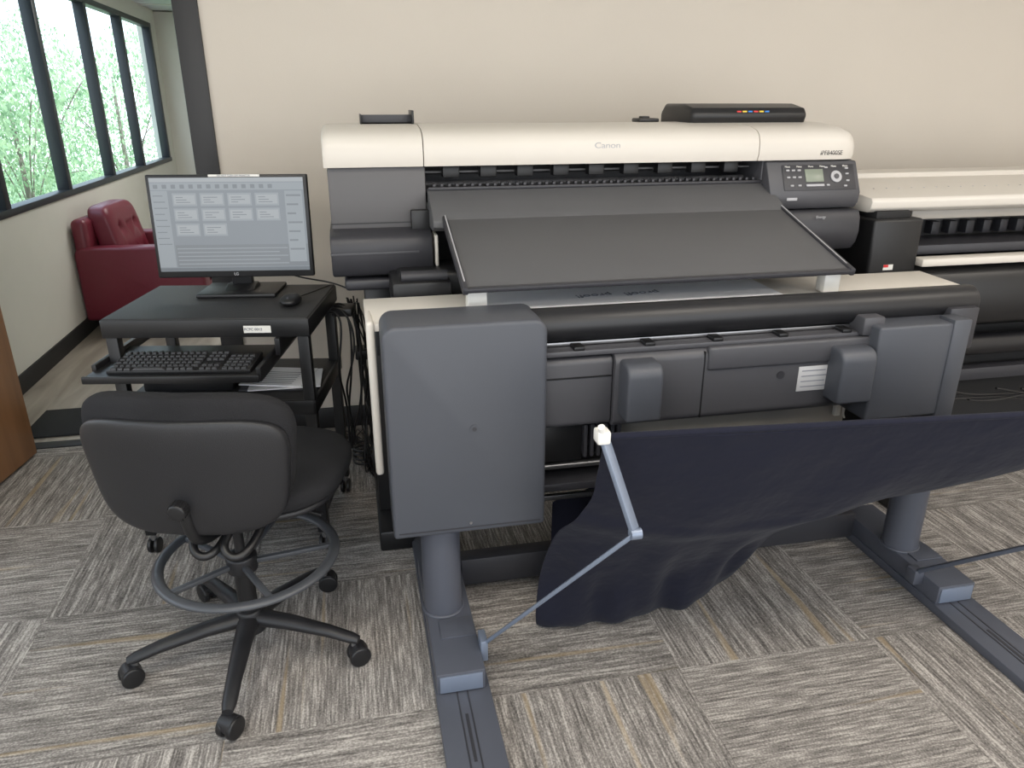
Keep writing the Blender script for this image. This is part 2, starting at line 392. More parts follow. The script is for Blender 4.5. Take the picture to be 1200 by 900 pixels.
prism('housing_right',[(2.40,1.135),(2.50,1.14),(2.72,1.14),(2.72,.99),(2.45,.985),(2.41,.995),(2.39,1.02),(2.38,1.06),(2.385,1.11)],1.475,1.785,'pdark',P,bev=.008,seg=3)
cp=empty('control_panel',(1.60,2.4245,1.248)); cp.parent=P
cp.rotation_euler=(math.radians(90-26),0,0)
def cbox(n,x0,x1,y0,y1,m,h=.003): box(n,x0,x1,y0,y1,0,h,m,cp,bev=.0012)
cbox('face_plate',-.12,.16,-.047,.045,'pdark',.002)
cbox('lcd',-.035,.035,-.018,.028,'lcd',.005)
cbox('lcd_bar',-.035,.035,-.034,-.026,'btn',.005)
cyl('dial',(.085,.0,0),(.085,.0,.006),.021,'btn',cp)
cyl('dial_core',(.085,.0,0),(.085,.0,.009),.009,'pgrey',cp)
for i,(x,y) in enumerate([(-.10,.025),(-.078,.025),(-.056,.025),(-.10,0),(-.078,0),(-.056,-.0),(.13,.03),(.13,.01),(.13,-.015),(.05,.034),(.05,-.03),(.118,-.034),(-.09,-.03),(-.06,-.03)]):
    cbox('btn_%d'%i,x-.006,x+.006,y-.003,y+.003,'btn',.005)
for i in range(6): text('lbl_%d'%i,'Menu',.009,(-.10+.045*i,.038,.0035),(0,0,0),'white',cp)
box('badge_grey',1.49,1.53,2.398,2.402,1.172,1.182,'btn',P,bev=.001)
text('badge_text','Energy',.014,(1.62,2.379,1.115),(math.radians(90),0,0),'btn',P)
box('bracket_plate',.05,.225,2.70,2.80,1.425,1.432,'black',P,bev=.001)
box('bracket_flap',.05,.225,2.70,2.704,1.425,1.456,'pdark',P,bev=.001)
box('bracket_ear',.219,.226,2.66,2.80,1.425,1.470,'black',P,bev=.002)
box('bracket_ear_l',.048,.053,2.68,2.80,1.425,1.458,'black',P,bev=.002)
box('sensor_box',1.05,1.13,2.72,2.80,1.425,1.440,'black',P,bev=.006)
box('sensor_knob',1.07,1.10,2.74,2.78,1.438,1.447,'black',P,bev=.004)
prism('ink_tank_cover',[(2.62,1.42),(2.605,1.452),(2.625,1.476),(2.70,1.490),(2.86,1.490),(2.90,1.46),(2.90,1.38),(2.62,1.38)],1.205,1.66,'black',P,bev=.014,seg=3)
for i,(m,x) in enumerate([('red',1.38),('yel',1.402),('blue',1.424),('red',1.446),('yel',1.468),('blue',1.490)]): box('ink_mark_%d'%i,x,x+.016,2.612,2.6165,1.461,1.466,m,P,bev=0)
box('stand_leg_left',.02,.12,2.45,2.75,.08,.93,'black',P,bev=.006)
box('stand_leg_right',1.62,1.72,2.45,2.75,.08,.93,'black',P,bev=.006)
box('stand_foot_left',.01,.13,2.30,2.95,.0,.08,'black',P,bev=.01)
box('stand_foot_right',1.61,1.73,2.30,2.95,.0,.08,'black',P,bev=.01)
box('stand_crossbar',.12,1.62,2.55,2.62,.55,.75,'blackmat',P)
box('roll_unit_back',.12,1.62,2.30,2.50,.80,1.00,'black',P,bev=.02,seg=3)
box('inner_block_left',.10,.28,2.20,2.45,.90,.99,'black',P,bev=.01)
cyl('inner_spindle',(.13,2.24,1.0),(.27,2.24,1.0),.018,'pdark',P)
box('inner_panel_left',.252,.262,2.38,2.46,1.0,1.10,'cream',P,bev=.003)
bm=bmesh.new()
prof=[(1.935,.9605),(2.03,.9615),(2.10,.963),(2.17,.966),(2.25,.985),(2.34,1.04),(2.40,1.11)]
rows=[[bm.verts.new((x,y,z)) for x in (.335,.8,1.24)] for y,z in prof]
for a,b in zip(rows,rows[1:]):
    for i in range(2): bm.faces.new((a[i],a[i+1],b[i+1],b[i]))
fin(bm,'paper_sheet','paper',P)
for i,x in enumerate([.68,.83]):
    text('proof_%d'%i,'proof!',.046,(x,2.045,.9635),(math.radians(1),0,math.radians(186)),'ink',P)
prism('takeup_cover',[(1.93,.925),(1.93,.945),(1.945,.952),(2.16,.958),(2.18,.95),(2.18,.93)],.012,1.88,'cream',P,bev=.003)
box('takeup_side_left',.012,.035,1.92,2.05,.50,.955,'cream',P,bev=.01,seg=3)
box('takeup_rear_bar',.04,1.85,2.10,2.17,.80,.925,'pdark',P)
cyl('black_roller',(.44,1.865,.935),(1.815,1.865,.935),.047,'roller',P,seg=48,bev=.008)
box('roller_bracket_right',1.70,1.80,1.80,1.93,.80,.93,'pdark',P,bev=.008)
box('under_roller_dark',.45,1.55,1.86,2.0,.83,.90,'black',P)
bar('silver_strip',(.47,1.845,.885),(1.50,1.845,.885),.006,.010,'metal',P)
box('ledge_bar',.46,1.56,1.80,1.87,.862,.878,'pgrey',P,bev=.004)
for i in range(5):
    x=.55+i*.2; box('ledge_tab_%d'%i,x,x+.03,1.80,1.85,.876,.888,'black',P,bev=.003)
prism('takeup_housing_left',rrect(1.80,1.95,.655,.855,.018,4,(0,1,1,0)),.455,.660,'pgrey',P,bev=.003)
prism('takeup_housing_main',rrect(1.785,1.95,.650,.862,.026,5,(0,1,1,0)),.663,1.475,'pgrey',P,bev=.003)
box('housing_line_left',.456,.659,1.798,1.80,.80,.804,'black',P,bev=0)
box('housing_seam',.92,.923,1.7835,1.80,.66,.855,'black',P,bev=0)
box('housing_raised',.93,1.49,1.778,1.80,.80,.868,'pgrey',P,bev=.008,seg=3)
cyl('round_mark',(1.16,1.7845,.80-.03),(1.16,1.783,.77),.012,'pdark',P)
box('label_plate',1.215,1.33,1.782,1.785,.715,.79,'label',P,bev=.001)
for i in range(4): box('label_line_%d'%i,1.225,1.31-.01*(i%2),1.7812,1.7822,.728+.016*i,.7305+.016*i,'ink',P,bev=0)
for nm,x0,x1 in [('handle_left',.675,.775),('handle_right',1.305,1.415)]:
    prism(nm,rrect(1.715,1.80,.69,.85,.035,6,(0,1,0,0)),x0,x1,'boxgrey',P,bev=.010,seg=3)
box('beige_panel',.72,1.50,1.93,1.96,.50,.645,'beige',P)
box('beige_tab',1.455,1.475,1.915,1.93,.56,.645,'white',P,bev=.002)
for i in range(2): tube('wire_%d'%i,[(1.45,1.90,.66),(1.47+.01*i,1.88,.62),(1.455,1.89,.59),(1.48,1.90,.56)],.003,'white',P)
box('mechanics_back',.45,1.55,2.02,2.06,.40,.80,'blackmat',P)
box('mechanics_shelf',.46,.75,1.85,2.02,.43,.455,'pdark',P)
box('mechanics_block',.47,.60,1.86,1.98,.52,.64,'black',P,bev=.006)
for i in range(6): box('mechanics_fin_%d'%i,.60+i*.02,.61+i*.02,1.84,1.98,.54,.64,'pdark',P,bev=.001)
cyl('mechanics_shaft',(.45,1.88,.50),(.80,1.88,.50),.010,'metal',P)
bar('lower_rod',(.46,1.90,.385),(1.60,1.90,.385),.016,.016,'metal',P)
prism('drive_box_left',rrect(.046,.464,.390,.985,.035,6,(1,1,0,0)),1.75,1.925,'boxgrey',P,bev=.010,seg=4,axis='y')
cyl('box_rivet',(.27,1.751,.70),(.27,1.7475,.70),.012,'boxgrey',P)
cyl('box_rivet_core',(.27,1.749,.70),(.27,1.7465,.70),.006,'pdark',P)
box('box_hem',.06,.45,1.748,1.752,.405,.408,'pdark',P,bev=0)
for i,x in enumerate([.255]): cyl('screw_%d'%i,(x,1.751,.42),(x,1.747,.42),.004,'metal',P)
box('drive_box_right',1.425,1.70,1.74,1.90,.62,.905,'boxgrey',P,bev=.008,seg=3)
box('drive_box_right_wing',1.66,1.72,1.735,1.80,.60,.915,'boxgrey',P,bev=.006)
box('drive_box_right_post',1.40,1.47,1.78,1.86,.87,.925,'pgrey',P,bev=.008)
box('drive_box_right_back',1.45,1.76,1.88,2.0,.62,.93,'pdark',P,bev=.008)
for sd,cx,cy,zt,yb in [('left',.178,1.835,.395,1.545),('right',1.735,1.845,.63,1.60)]:
    cyl('column_'+sd,(cx,cy,.09),(cx,cy,zt),.056,'stand',P,seg=40)
    torus('weld_'+sd,(cx,cy,.096),.057,.006,.005,'stand',P,seg=40,ms=8)
    x0=cx-.052 if sd=='left' else cx-.045; x1=x0+.13
    box('foot_block_'+sd,x0,x1,yb+.004,2.10,.03,.094,'stand',P,bev=.004)
    box('foot_block_open_'+sd,x0+.008,x1-.008,yb,yb+.006,.036,.086,'rod',P,bev=.001)
    box('foot_plate_'+sd,x0+.03,x1-.005,yb+.14,yb+.22,.094,.099,'stand',P,bev=.001)
    box('rail_'+sd,x0-.004,x1+.012,.95,2.42,.0,.030,'stand',P,bev=.004)
    box('rail_groove_'+sd,x0+.050,x0+.054,.96,2.41,.0295,.0312,'pdark',P,bev=0)
    box('rail_groove2_'+sd,x0+.078,x0+.082,.96,2.41,.0295,.0312,'pdark',P,bev=0)
    for k in range(2): box('rail_slot_%s_%d'%(sd,k),x0+.062,x0+.070,1.12+k*.20,1.27+k*.20,.0296,.0310,'pdark',P,bev=0)
box('cross_beam',.26,1.69,2.02,2.08,.02,.115,'pdark',P)
el=(.548,1.30,.625); tl=(.494,1.38,.824); er=(1.91,1.16,.606); tr=(1.87,1.25,.83)
bar('basket_arm_left',(.262,1.64,.095),el,.020,.010,'rod',P)
bar('basket_upper_left',el,tl,.024,.012,'rod',P)
cyl('basket_elbow_left',(el[0]-.012,el[1],el[2]),(el[0]+.012,el[1],el[2]),.013,'rod',P)
box('basket_hinge_left',.255,.275,1.615,1.67,.06,.125,'rod',P,bev=.003)
bar('basket_arm_right',(1.667,1.69,.095),er,.020,.012,'roddark',P)
bar('basket_upper_right',er,tr,.022,.010,'rod',P)
box('basket_hinge_right',1.655,1.69,1.67,1.71,.06,.11,'stand',P,bev=.003)
cyl('basket_front_bar',tl,tr,.008,'cloth',P)
box('basket_cap_left',.475,.505,1.362,1.398,.812,.842,'white',P,bev=.005)
cyl('basket_cap_knob',(.488,1.372,.835),(.482,1.365,.855),.008,'white',P)
Cc=[
 [(.495,1.375,.828),(.505,1.44,.70),(.507,1.50,.59),(.462,1.63,.43),(.450,1.74,.22),(.455,1.79,.012),(.52,1.90,.010),(.56,2.0,.30)],
 [(.62,1.362,.822),(.625,1.42,.68),(.63,1.49,.55),(.60,1.60,.40),(.60,1.70,.20),(.60,1.76,.012),(.64,1.88,.010),(.64,2.0,.34)],
 [(.80,1.345,.818),(.80,1.40,.67),(.80,1.47,.52),(.80,1.58,.38),(.78,1.69,.2),(.78,1.765,.012),(.80,1.88,.012),(.80,2.0,.36)],
 [(1.0,1.328,.82),(1.0,1.395,.67),(1.0,1.47,.52),(1.0,1.58,.38),(.99,1.71,.21),(.99,1.80,.015),(1.0,1.90,.012),(1.0,2.0,.34)],
 [(1.17,1.312,.823),(1.17,1.39,.66),(1.17,1.47,.515),(1.17,1.58,.41),(1.16,1.72,.29),(1.15,1.83,.13),(1.16,1.92,.06),(1.17,2.0,.34)],
 [(1.32,1.30,.826),(1.32,1.38,.67),(1.32,1.47,.54),(1.32,1.56,.46),(1.32,1.68,.39),(1.32,1.78,.35),(1.32,1.87,.35),(1.32,1.95,.42)],
 [(1.50,1.283,.828),(1.50,1.36,.69),(1.50,1.44,.58),(1.50,1.52,.51),(1.50,1.60,.46),(1.50,1.68,.43),(1.50,1.73,.45),(1.50,1.77,.50)],
 [(1.70,1.265,.829),(1.70,1.345,.70),(1.70,1.43,.60),(1.70,1.5,.54),(1.70,1.56,.50),(1.70,1.63,.48),(1.70,1.69,.50),(1.70,1.74,.54)],
 [(1.87,1.25,.83),(1.87,1.33,.72),(1.87,1.42,.62),(1.87,1.5,.57),(1.87,1.56,.54),(1.87,1.62,.53),(1.87,1.68,.54),(1.87,1.74,.57)]]
def cr(p,t):
    n=len(p)-1; t=min(max(t*n,0),n-1e-6); i=int(t); f=t-i
    a,b,c,d_=[Vector(p[min(max(k,0),n)]) for k in (i-1,i,i+1,i+2)]
    return .5*((2*b)+(c-a)*f+(2*a-5*b+4*c-d_)*f*f+(3*b-3*c+d_-a)*f**3)
bm=bmesh.new(); NU,NV=190,110; G=[]
for i in range(NU+1):
    u=i/NU; row=[]
    for j in range(NV+1):
        v=j/NV; p=cr([cr(c,v) for c in Cc],u)
        am=.016*min(1,v*4)*min(1,(1-v)*3+.1)
        q=Vector((p.x*4.0+1.5*v,p.y*1.5+p.x,p.z*1.4))
        dd=noise.noise(q)*am*1.2+noise.noise(q*2.3)*am*.4
        # crease where the hammock turns under, drooping folds below it
        dd+=.018*math.exp(-((v-.36)/.035)**2)*max(0,min(1,(1.35-p.x)*3))
        lower=max(0,min(1,(v-.38)*5))*max(0,min(1,(1.28-p.x)*5))
        dd+=(math.sin(p.x*30+v*7)*.014+math.sin(p.x*57-v*9)*.007)*lower
        p=p+Vector((0,-dd,dd*.25))
        p.z=max(p.z,.006+.003*(math.sin(p.x*30)+1))
        row.append(bm.verts.new(p))
    G.append(row)
for i in range(NU):
    for j in range(NV): bm.faces.new((G[i][j],G[i+1][j],G[i+1][j+1],G[i][j+1]))
o=fin(bm,'basket_cloth','cloth',P,ang=180)
sm=o.modifiers.new('sol','SOLIDIFY'); sm.thickness=.002

# ---------------------------------------------------------------- SECOND PRINTER
Q=empty('large_format_printer.001')
prism('top_cover',[(2.40,1.135),(2.395,1.160),(2.405,1.172),(2.75,1.205),(2.95,1.222),(3.02,1.215),(3.03,1.17),(3.03,1.12),(2.42,1.12)],1.83,3.7,'cream',Q,bev=.004)
box('top_ridge',1.83,3.7,2.76,2.80,1.19,1.225,'cream',Q,bev=.006,seg=3)
for i in range(30): cyl('dot_%d'%i,(1.95+.055*i,2.56,1.18),(1.95+.055*i,2.56,1.1885),.003,'btn',Q,seg=8)
box('end_block',1.835,2.04,2.37,2.95,.885,1.10,'black',Q,bev=.012,seg=3)
box('end_gap',1.86,2.00,2.40,2.90,1.09,1.125,'blackmat',Q)
box('inner_back',2.04,3.7,2.62,2.95,.88,1.12,'black',Q)
box('inner_platen',2.04,3.7,2.42,2.62,.955,.99,'pdark',Q)
box('front_lip',2.04,3.7,2.44,2.46,1.085,1.122,'beige',Q)
for i in range(20): box('platen_rib_%d'%i,2.10+.08*i,2.135+.08*i,2.58,2.62,1.00,1.05,'pdark',Q,bev=.002)
box('front_rail',2.04,3.7,2.34,2.40,.925,.955,'cream',Q,bev=.008)
box('sticker',1.90,1.94,2.3685,2.3705,.915,.935,'white',Q,bev=0)
box('sticker_red',1.90,1.92,2.3680,2.3690,.925,.935,'red',Q,bev=0)
prism('front_cover',[(2.34,.90),(2.32,.86),(2.31,.76),(2.33,.70),(2.42,.66),(2.60,.66),(2.60,.92),(2.40,.922)],1.86,3.7,'black',Q,bev=.01)
cyl('media_roll_bar',(1.95,2.42,.58),(3.6,2.42,.58),.045,'roller',Q)
box('lower_rail',1.95,3.6,2.40,2.46,.43,.48,'pdark',Q)
box('leg_left',1.98,2.06,2.35,2.75,.06,.90,'black',Q,bev=.006)
box('leg_right',3.45,3.53,2.35,2.75,.06,.90,'black',Q,bev=.006)
box('leg_foot_left',1.97,2.07,2.15,3.0,.0,.06,'black',Q,bev=.01)
box('leg_foot_right',3.44,3.54,2.15,3.0,.0,.06,'black',Q,bev=.01)
box('back_cloth',2.06,3.45,2.48,2.50,.03,.80,'blackmat',Q,bev=0)
rnd=random.Random(5)
for k in range(7):
    x=2.1+.12*k; tube('cable_%d'%k,[(x,2.3,.42+rnd.uniform(-.03,.03)),(x+.15,2.28,.36+rnd.uniform(-.05,.05)),(x+.3,2.30,.40+rnd.uniform(-.06,.04)),(x+.5,2.3,.37)],.005,'black',Q)

# ---------------------------------------------------------------- CART
rc=math.radians(-10)
C=empty('computer_cart',(-.44,2.625,0),rc)
hx,hy=.322,.230
box('top',-hx,hx,-hy,hy,.828,.862,'carttop',C,bev=.006,seg=3)
box('top_rim_front',-hx-.002,hx+.002,-hy-.003,-hy+.006,.80,.858,'black',C,bev=.003)
box('top_rim_side',hx-.006,hx+.003,-hy,hy,.80,.858,'black',C,bev=.003)
box('top_rim_left',-hx-.003,-hx+.006,-hy,hy,.80,.858,'black',C,bev=.003)
for i,(sx_,sy_) in enumerate([(-1,-1),(1,-1),(-1,1),(1,1)]):
    x=sx_*(hx-.022); y=sy_*(hy-.022)
    box('leg_%d'%i,x-.018,x+.018,y-.018,y+.018,.075,.83,'black',C,bev=.003)
    cyl('caster_stem_%d'%i,(x,y,.05),(x,y,.08),.01,'metal',C)
    cyl('caster_wheel_a_%d'%i,(x-.018,y,.028),(x-.005,y,.028),.028,'black',C,bev=.004)
    cyl('caster_wheel_b_%d'%i,(x+.005,y,.028),(x+.018,y,.028),.028,'black',C,bev=.004)
box('shelf_mid',-hx+.01,hx-.01,-hy+.01,hy-.01,.555,.575,'carttop',C,bev=.003)
box('shelf_mid_lip',-hx,hx,-hy,-hy+.012,.53,.58,'black',C,bev=.003)
box('shelf_mid_lip_r',hx-.012,hx,-hy,hy,.53,.58,'black',C,bev=.003)
box('shelf_low',-hx+.01,hx-.01,-hy+.01,hy-.01,.13,.15,'carttop',C,bev=.003)
box('tray',-.335,.195,-.375,-.05,.705,.718,'black',C,bev=.004)
box('tray_lip',-.335,.195,-.378,-.366,.700,.724,'black',C,bev=.004)
box('tray_slide_left',-.34,-.325,-.30,.12,.70,.735,'black',C)
box('tray_slide_right',.185,.20,-.37,.12,.70,.745,'black',C)
box('tray_slide_right2',.215,.232,-.25,.15,.745,.80,'black',C)
box('cpu_box',-.28,.02,-.12,.18,.575,.64,'black',C,bev=.006)
box('asset_label',.12,.205,-hy-.0045,-hy-.003,.815,.838,'white',C,bev=0)
text('label_text','PCPC 0012',.012,(.15,-hy-.005,.8265),(math.radians(90),0,0),'ink',C)
box('hub_box',.325,.40,.10,.19,.77,.80,'black',C,bev=.006)
for k,(a_,b_,c_) in enumerate([(.10,.42,.60),(.14,.40,.50),(.05,.38,.64),(.17,.43,.40)]):
    tube('cord_%d'%k,[(.33,a_,.80),(.37,a_-.02,.815),(b_,a_-.04,.74),(b_-.02,a_-.06,c_),(.35,a_-.02,c_-.10),(.36,a_+.06,c_-.22),(.34,a_+.1,.2)],.004,'black',C)
pp=empty('paper_stack',(-.43,2.625,.582),rc)
box('sheet_1',.05,.29,-.13,.05,.0,.004,'paper',pp,bev=0,rot=RZ(9))
box('sheet_2',.03,.25,-.11,.07,.004,.008,'paper',pp,bev=0,rot=RZ(-6))
for k in range(7): box('line_%d'%k,.07,.21,-.09+.018*k,-.085+.018*k,.0079,.0084,'ink',pp,bev=0,rot=RZ(-6),pivot=(.14,-.02,.004))
box('folder',.03,.28,-.13,.07,-.0065,.0,'pdark',pp,bev=.001)
K=empty('keyboard',(-.43,2.625,.7185),rc)
prism('body',[(-.345,0),(-.345,.012),(-.20,.024),(-.195,.0)],-.285,.150,'black',K,bev=.003)
kb=bmesh.new()
def key(x,y,w,h):
    r=bmesh.ops.create_cube(kb,size=1)['verts']; z=.012+(y+.345)/.145*.012+.003
    for v in r:
        s=.82 if v.co.z>0 else 1; v.co=Vector((x+v.co.x*w*s,y+v.co.y*h*s,z+v.co.z*.007))
for row in range(6):
    y=-.334+row*.0235+(.004 if row==5 else 0)
    x=-.275
    if row==0: ws=[.022,.018,.022,.105,.022,.018,.018,.022]
    elif row==5: ws=[.016]*13
    else: ws=[.019+.004*row%3*.004]+[.0172]*12+[.025]
    for w_ in ws: key(x+w_/2,y,w_-.003,.018); x+=w_+(.0038 if row==5 else .0008)
    if row in (0,1,4,5,3):
        for k in range(3): key(-.005+.019*k+.008,y,.0155,.018)
    if row<5:
        for k in range(4): key(.066+.0195*k+.006,y,.0165,.018)
fin(kb,'keys',plastic('key_caps',(.035,.035,.038),.5),K,ang=30)
mo=empty('computer_mouse',(-.44,2.625,.862),rc)
pillow('shell',(.232,-.065,.016),.033,.055,.018,'black',mo,e1=.85,e2=.9,fn=lambda v:Vector((v.x,v.y,v.z if v.z>0 else v.z*.85)))
box('wheel',.228,.236,-.105,-.088,.026,.034,'pdark',mo,bev=.003)
tube('cord',[(.232,-.01,.01),(.25,.04,.004),(.28,.12,.004),(.31,.20,.004)],.002,'black',mo)
N_=empty('computer_monitor',(-.402,2.745,.862),math.radians(-8))
box('base',-.135,.135,-.10,.09,.0,.014,'black',N_,bev=.005)
prism('base_ramp',[(-.06,.012),(.06,.012),(.03,.03),(-.01,.03)],-.05,.05,'black',N_,bev=.003)
box('neck',-.035,.035,.0,.03,.01,.16,'black',N_,bev=.006)
mh=empty('head',(0,-.03,.235)); mh.parent=N_; mh.rotation_euler=(math.radians(-4),0,0); mh.scale=(.965,1,1)
box('bezel',-.275,.275,-.012,.014,-.172,.172,'black',mh,bev=.005)
box('rear_bulge',-.20,.20,.014,.045,-.12,.12,'black',mh,bev=.015,seg=3)
scr=emis('screen_glow',(.18,.205,.23),1.0); scl=emis('screen_light',(.245,.275,.30),1.0); scd=emis('screen_dark',(.11,.13,.15),1.0); scw=emis('screen_white',(.31,.335,.355),1)
scg=emis('screen_grey',(.15,.17,.19),1)
box('screen',-.262,.262,-.0135,-.011,-.150,.162,scr,mh,bev=0)
box('ui_titlebar',-.262,.262,-.0140,-.0134,.148,.162,scw,mh,bev=0)
box('ui_ribbon',-.262,.262,-.0140,-.0134,.122,.146,scl,mh,bev=0)
for q_ in range(14): box('ui_icon_%d'%q_,-.25+.03*q_,-.235+.03*q_,-.0144,-.0139,.127,.140,scg,mh,bev=0)
box('ui_left',-.262,-.205,-.0140,-.0134,-.135,.120,scl,mh,bev=0)
for q_ in range(9): box('ui_tree_%d'%q_,-.255,-.222+.006*(q_%3),-.0144,-.0139,.102-q_*.02,.105-q_*.02,scg,mh,bev=0)
box('ui_bottom',-.200,.262,-.0140,-.0134,-.135,-.060,scg,mh,bev=0)
for q_ in range(5): box('ui_row_%d'%q_,-.195,.190-.03*(q_%2),-.0144,-.0139,-.074-q_*.013,-.071-q_*.013,scl,mh,bev=0)
box('ui_taskbar',-.262,.262,-.0140,-.0134,-.150,-.138,scd,mh,bev=0)
for r_ in range(3):
    for c_ in range(4):
        if r_==2 and c_>1: continue
        x=-.190+c_*.094; z=.088-r_*.050
        box('thumb_%d_%d'%(r_,c_),x,x+.082,-.0140,-.0134,z-.018,z+.024,scl,mh,bev=0)
        box('thumb_in_%d_%d'%(r_,c_),x+.005,x+.077,-.0144,-.0138,z-.012,z+.018,scw,mh,bev=0)
        for q_ in range(3): box('thumb_l_%d_%d_%d'%(r_,c_,q_),x+.012,x+.06-.012*((q_+c_)%3),-.0147,-.0143,z-.007+q_*.008,z-.0045+q_*.008,scg,mh,bev=0)
box('side_reflection',.195,.255,-.0142,-.0135,-.12,.118,scl,mh,bev=0)  # pale glowing panel, a reflection on the screen put in as colour
for q_ in range(7): box('ui_side_row_%d'%q_,.200,.25-.01*(q_%3),-.0146,-.0141,.10-q_*.03,.106-q_*.03,scg,mh,bev=0)
box('top_label',-.06,.115,-.0145,-.010,.164,.172,'white',mh,bev=.001)
text('top_label_text','DO NOT TURN OFF MONITOR',.008,(.027,-.0149,.168),(math.radians(90),0,0),'ink',mh)
text('brand','LG',.014,(0,-.0128,-.161),(math.radians(90),0,0),'btn',mh)
tube('power_cord',[(.05,.03,.12),(.12,.06,.06),(.2,.08,.02),(.30,.09,.012),(.36,.09,-.02)],.003,'black',N_)
Kc=empty('cable_bundle')
rnd=random.Random(11)
for k in range(13):
    x=rnd.uniform(-.05,.0); y=rnd.uniform(2.72,2.86)
    pts=[(x,y,.80)]
    z=.80
    while z>.10:
        z-=rnd.uniform(.12,.2); pts.append((rnd.uniform(-.04,.05),rnd.uniform(2.74,2.95),max(z,.02)))
    pts+= [(rnd.uniform(-.05,.06),rnd.uniform(2.9,3.1),.012),(rnd.uniform(-.12,.02),3.2,.012),(rnd.uniform(-.2,.0),3.36,.012)]
    tube('cable_%d'%k,pts,rnd.choice([.003,.004,.0045]),'black',Kc)
tube('coil',[(-.03+.05*math.cos(t*.9),3.0+.07*math.sin(t*.9),.02+.003*t) for t in range(30)],.005,'black',Kc)
box('power_brick',-.03,.025,2.78,2.86,.56,.60,'black',Kc,bev=.008)

# ---------------------------------------------------------------- DRAFTING STOOL
ra=math.radians(-14)
H=empty('drafting_chair',(-.373,1.875,0),ra)
def lp(ang,r,z):
    t=math.radians(ang)-ra; return Vector((r*math.cos(t),r*math.sin(t),z))
for k in range(5):
    a=-94+72*k
    p0=lp(a,.03,.115);p1=lp(a,.325,.078)
    bm=bmesh.new(); secs=[]
    dirv=(p1-p0).normalized(); side=Vector((-dirv.y,dirv.x,0)).normalized(); up=side.cross(dirv)*-1
    if up.z<0: up=-up
    for t,w_,h_ in [(0,.030,.022),(.3,.026,.020),(.7,.021,.016),(.93,.019,.014),(1.0,.014,.010)]:
        c=p0.lerp(p1,t)+Vector((0,0,.010*math.sin(math.pi*t)))
        secs.append([bm.verts.new(c+side*w_*math.cos(q)+up*h_*math.sin(q)) for q in [2*math.pi*m/14 for m in range(14)]])
    for s0,s1 in zip(secs,secs[1:]):
        for i in range(14): bm.faces.new((s0[i],s0[(i+1)%14],s1[(i+1)%14],s1[i]))
    bm.faces.new(secs[0]); bm.faces.new(secs[-1][::-1])
    fin(bm,'base_leg_%d'%k,'chairplastic',H,ang=60)
    cyl('stem_%d'%k,lp(a,.31,.045),lp(a,.31,.085),.008,'metal',H)
    c=lp(a,.322,.030); rot=a+rnd.uniform(-50,50); sd=lp(rot+90,1,0)
    for s_ in (-1,1): cyl('caster_%d_%d'%(k,s_),c+sd*s_*.006,c+sd*s_*.024,.030,'black',H,bev=.005)
    cyl('caster_hood_%d'%k,c-sd*.02+Vector((0,0,.008)),c+sd*.02+Vector((0,0,.008)),.026,'chairplastic',H)
cyl('hub',(0,0,.075),(0,0,.145),.045,'chairplastic',H,r2=.036,bev=.006)
cyl('gas_sleeve',(0,0,.13),(0,0,.33),.026,'black',H)
cyl('gas_piston',(0,0,.33),(0,0,.47),.014,'black',H)
torus('foot_ring',(.008,.03,.300),.236,.016,.010,'ring',H)
cyl('ring_collar',(0,0,.275),(0,0,.325),.042,'chairplastic',H,bev=.006)
for k in range(5):
    a=-70+72*k; bar('ring_spoke_%d'%k,lp(a,.035,.30),lp(a,.230,.30)+Vector((.008,.03,0)),.018,.014,'ring',H,bev=.004)
sc=Vector((.02,.125,0))
box('mechanism',-.08,.10,-.02,.19,.445,.485,'black',H,bev=.01,seg=3)
pillow('seat_shell',(sc.x,sc.y,.492),.245,.225,.020,'chairplastic',H,e1=.72,e2=.6)
pillow('seat_cushion',(sc.x,sc.y,.532),.262,.240,.046,'fabric',H,e1=.72,e2=.62)
bar('lever',(.10,.05,.465),(.24,.0,.455),.012,.008,'black',H)
def bend(k,tilt,taper):
    def f(v):
        v=Vector(v); v.x*=1+taper*v.z
        v.y+=k*v.x*v.x
        v.y-=tilt*v.z
        return v
    return f
bk=Vector((-.030,-.160,.675))
pillow('backrest_cushion',(bk.x,bk.y+.010,bk.z+.012),.252,.180,.042,'fabric',H,e1=.52,e2=.55,axes='xzy',fn=bend(.9,.10,.50))
pillow('backrest_shell',(bk.x,bk.y-.024,bk.z-.020),.246,.160,.022,'chairplastic',H,e1=.48,e2=.42,axes='xzy',fn=bend(.9,.10,.50))
tube('back_bar',[(.0,.06,.46),(.0,-.04,.45),(-.02,-.16,.455),(-.03,-.19,.50),(-.032,-.195,.60)],.016,'black',H)
kx=-.034;ky=-.185;kz=.588
cyl('knob',(kx,ky,kz),(kx,ky-.045,kz-.002),.022,'black',H,bev=.005)
cyl('knob_neck',(kx,ky+.025,kz),(kx,ky-.01,kz-.001),.028,'black',H,bev=.004)
for i in range(12):
    t=math.radians(30*i); cyl('knob_rib_%d'%i,(kx+.021*math.cos(t),ky-.02,kz+.021*math.sin(t)),(kx+.021*math.cos(t),ky-.043,kz-.002+.021*math.sin(t)),.003,'black',H,seg=8)
for i,x in enumerate([-.04,.04]):
    tube('bellows_%d'%i,[(x,-.10,.475),(x-.02,-.14,.455),(x,-.17,.425),(x+.045,-.16,.42),(x+.06,-.10,.45),(x+.06,-.03,.47)],.011,'black',H)

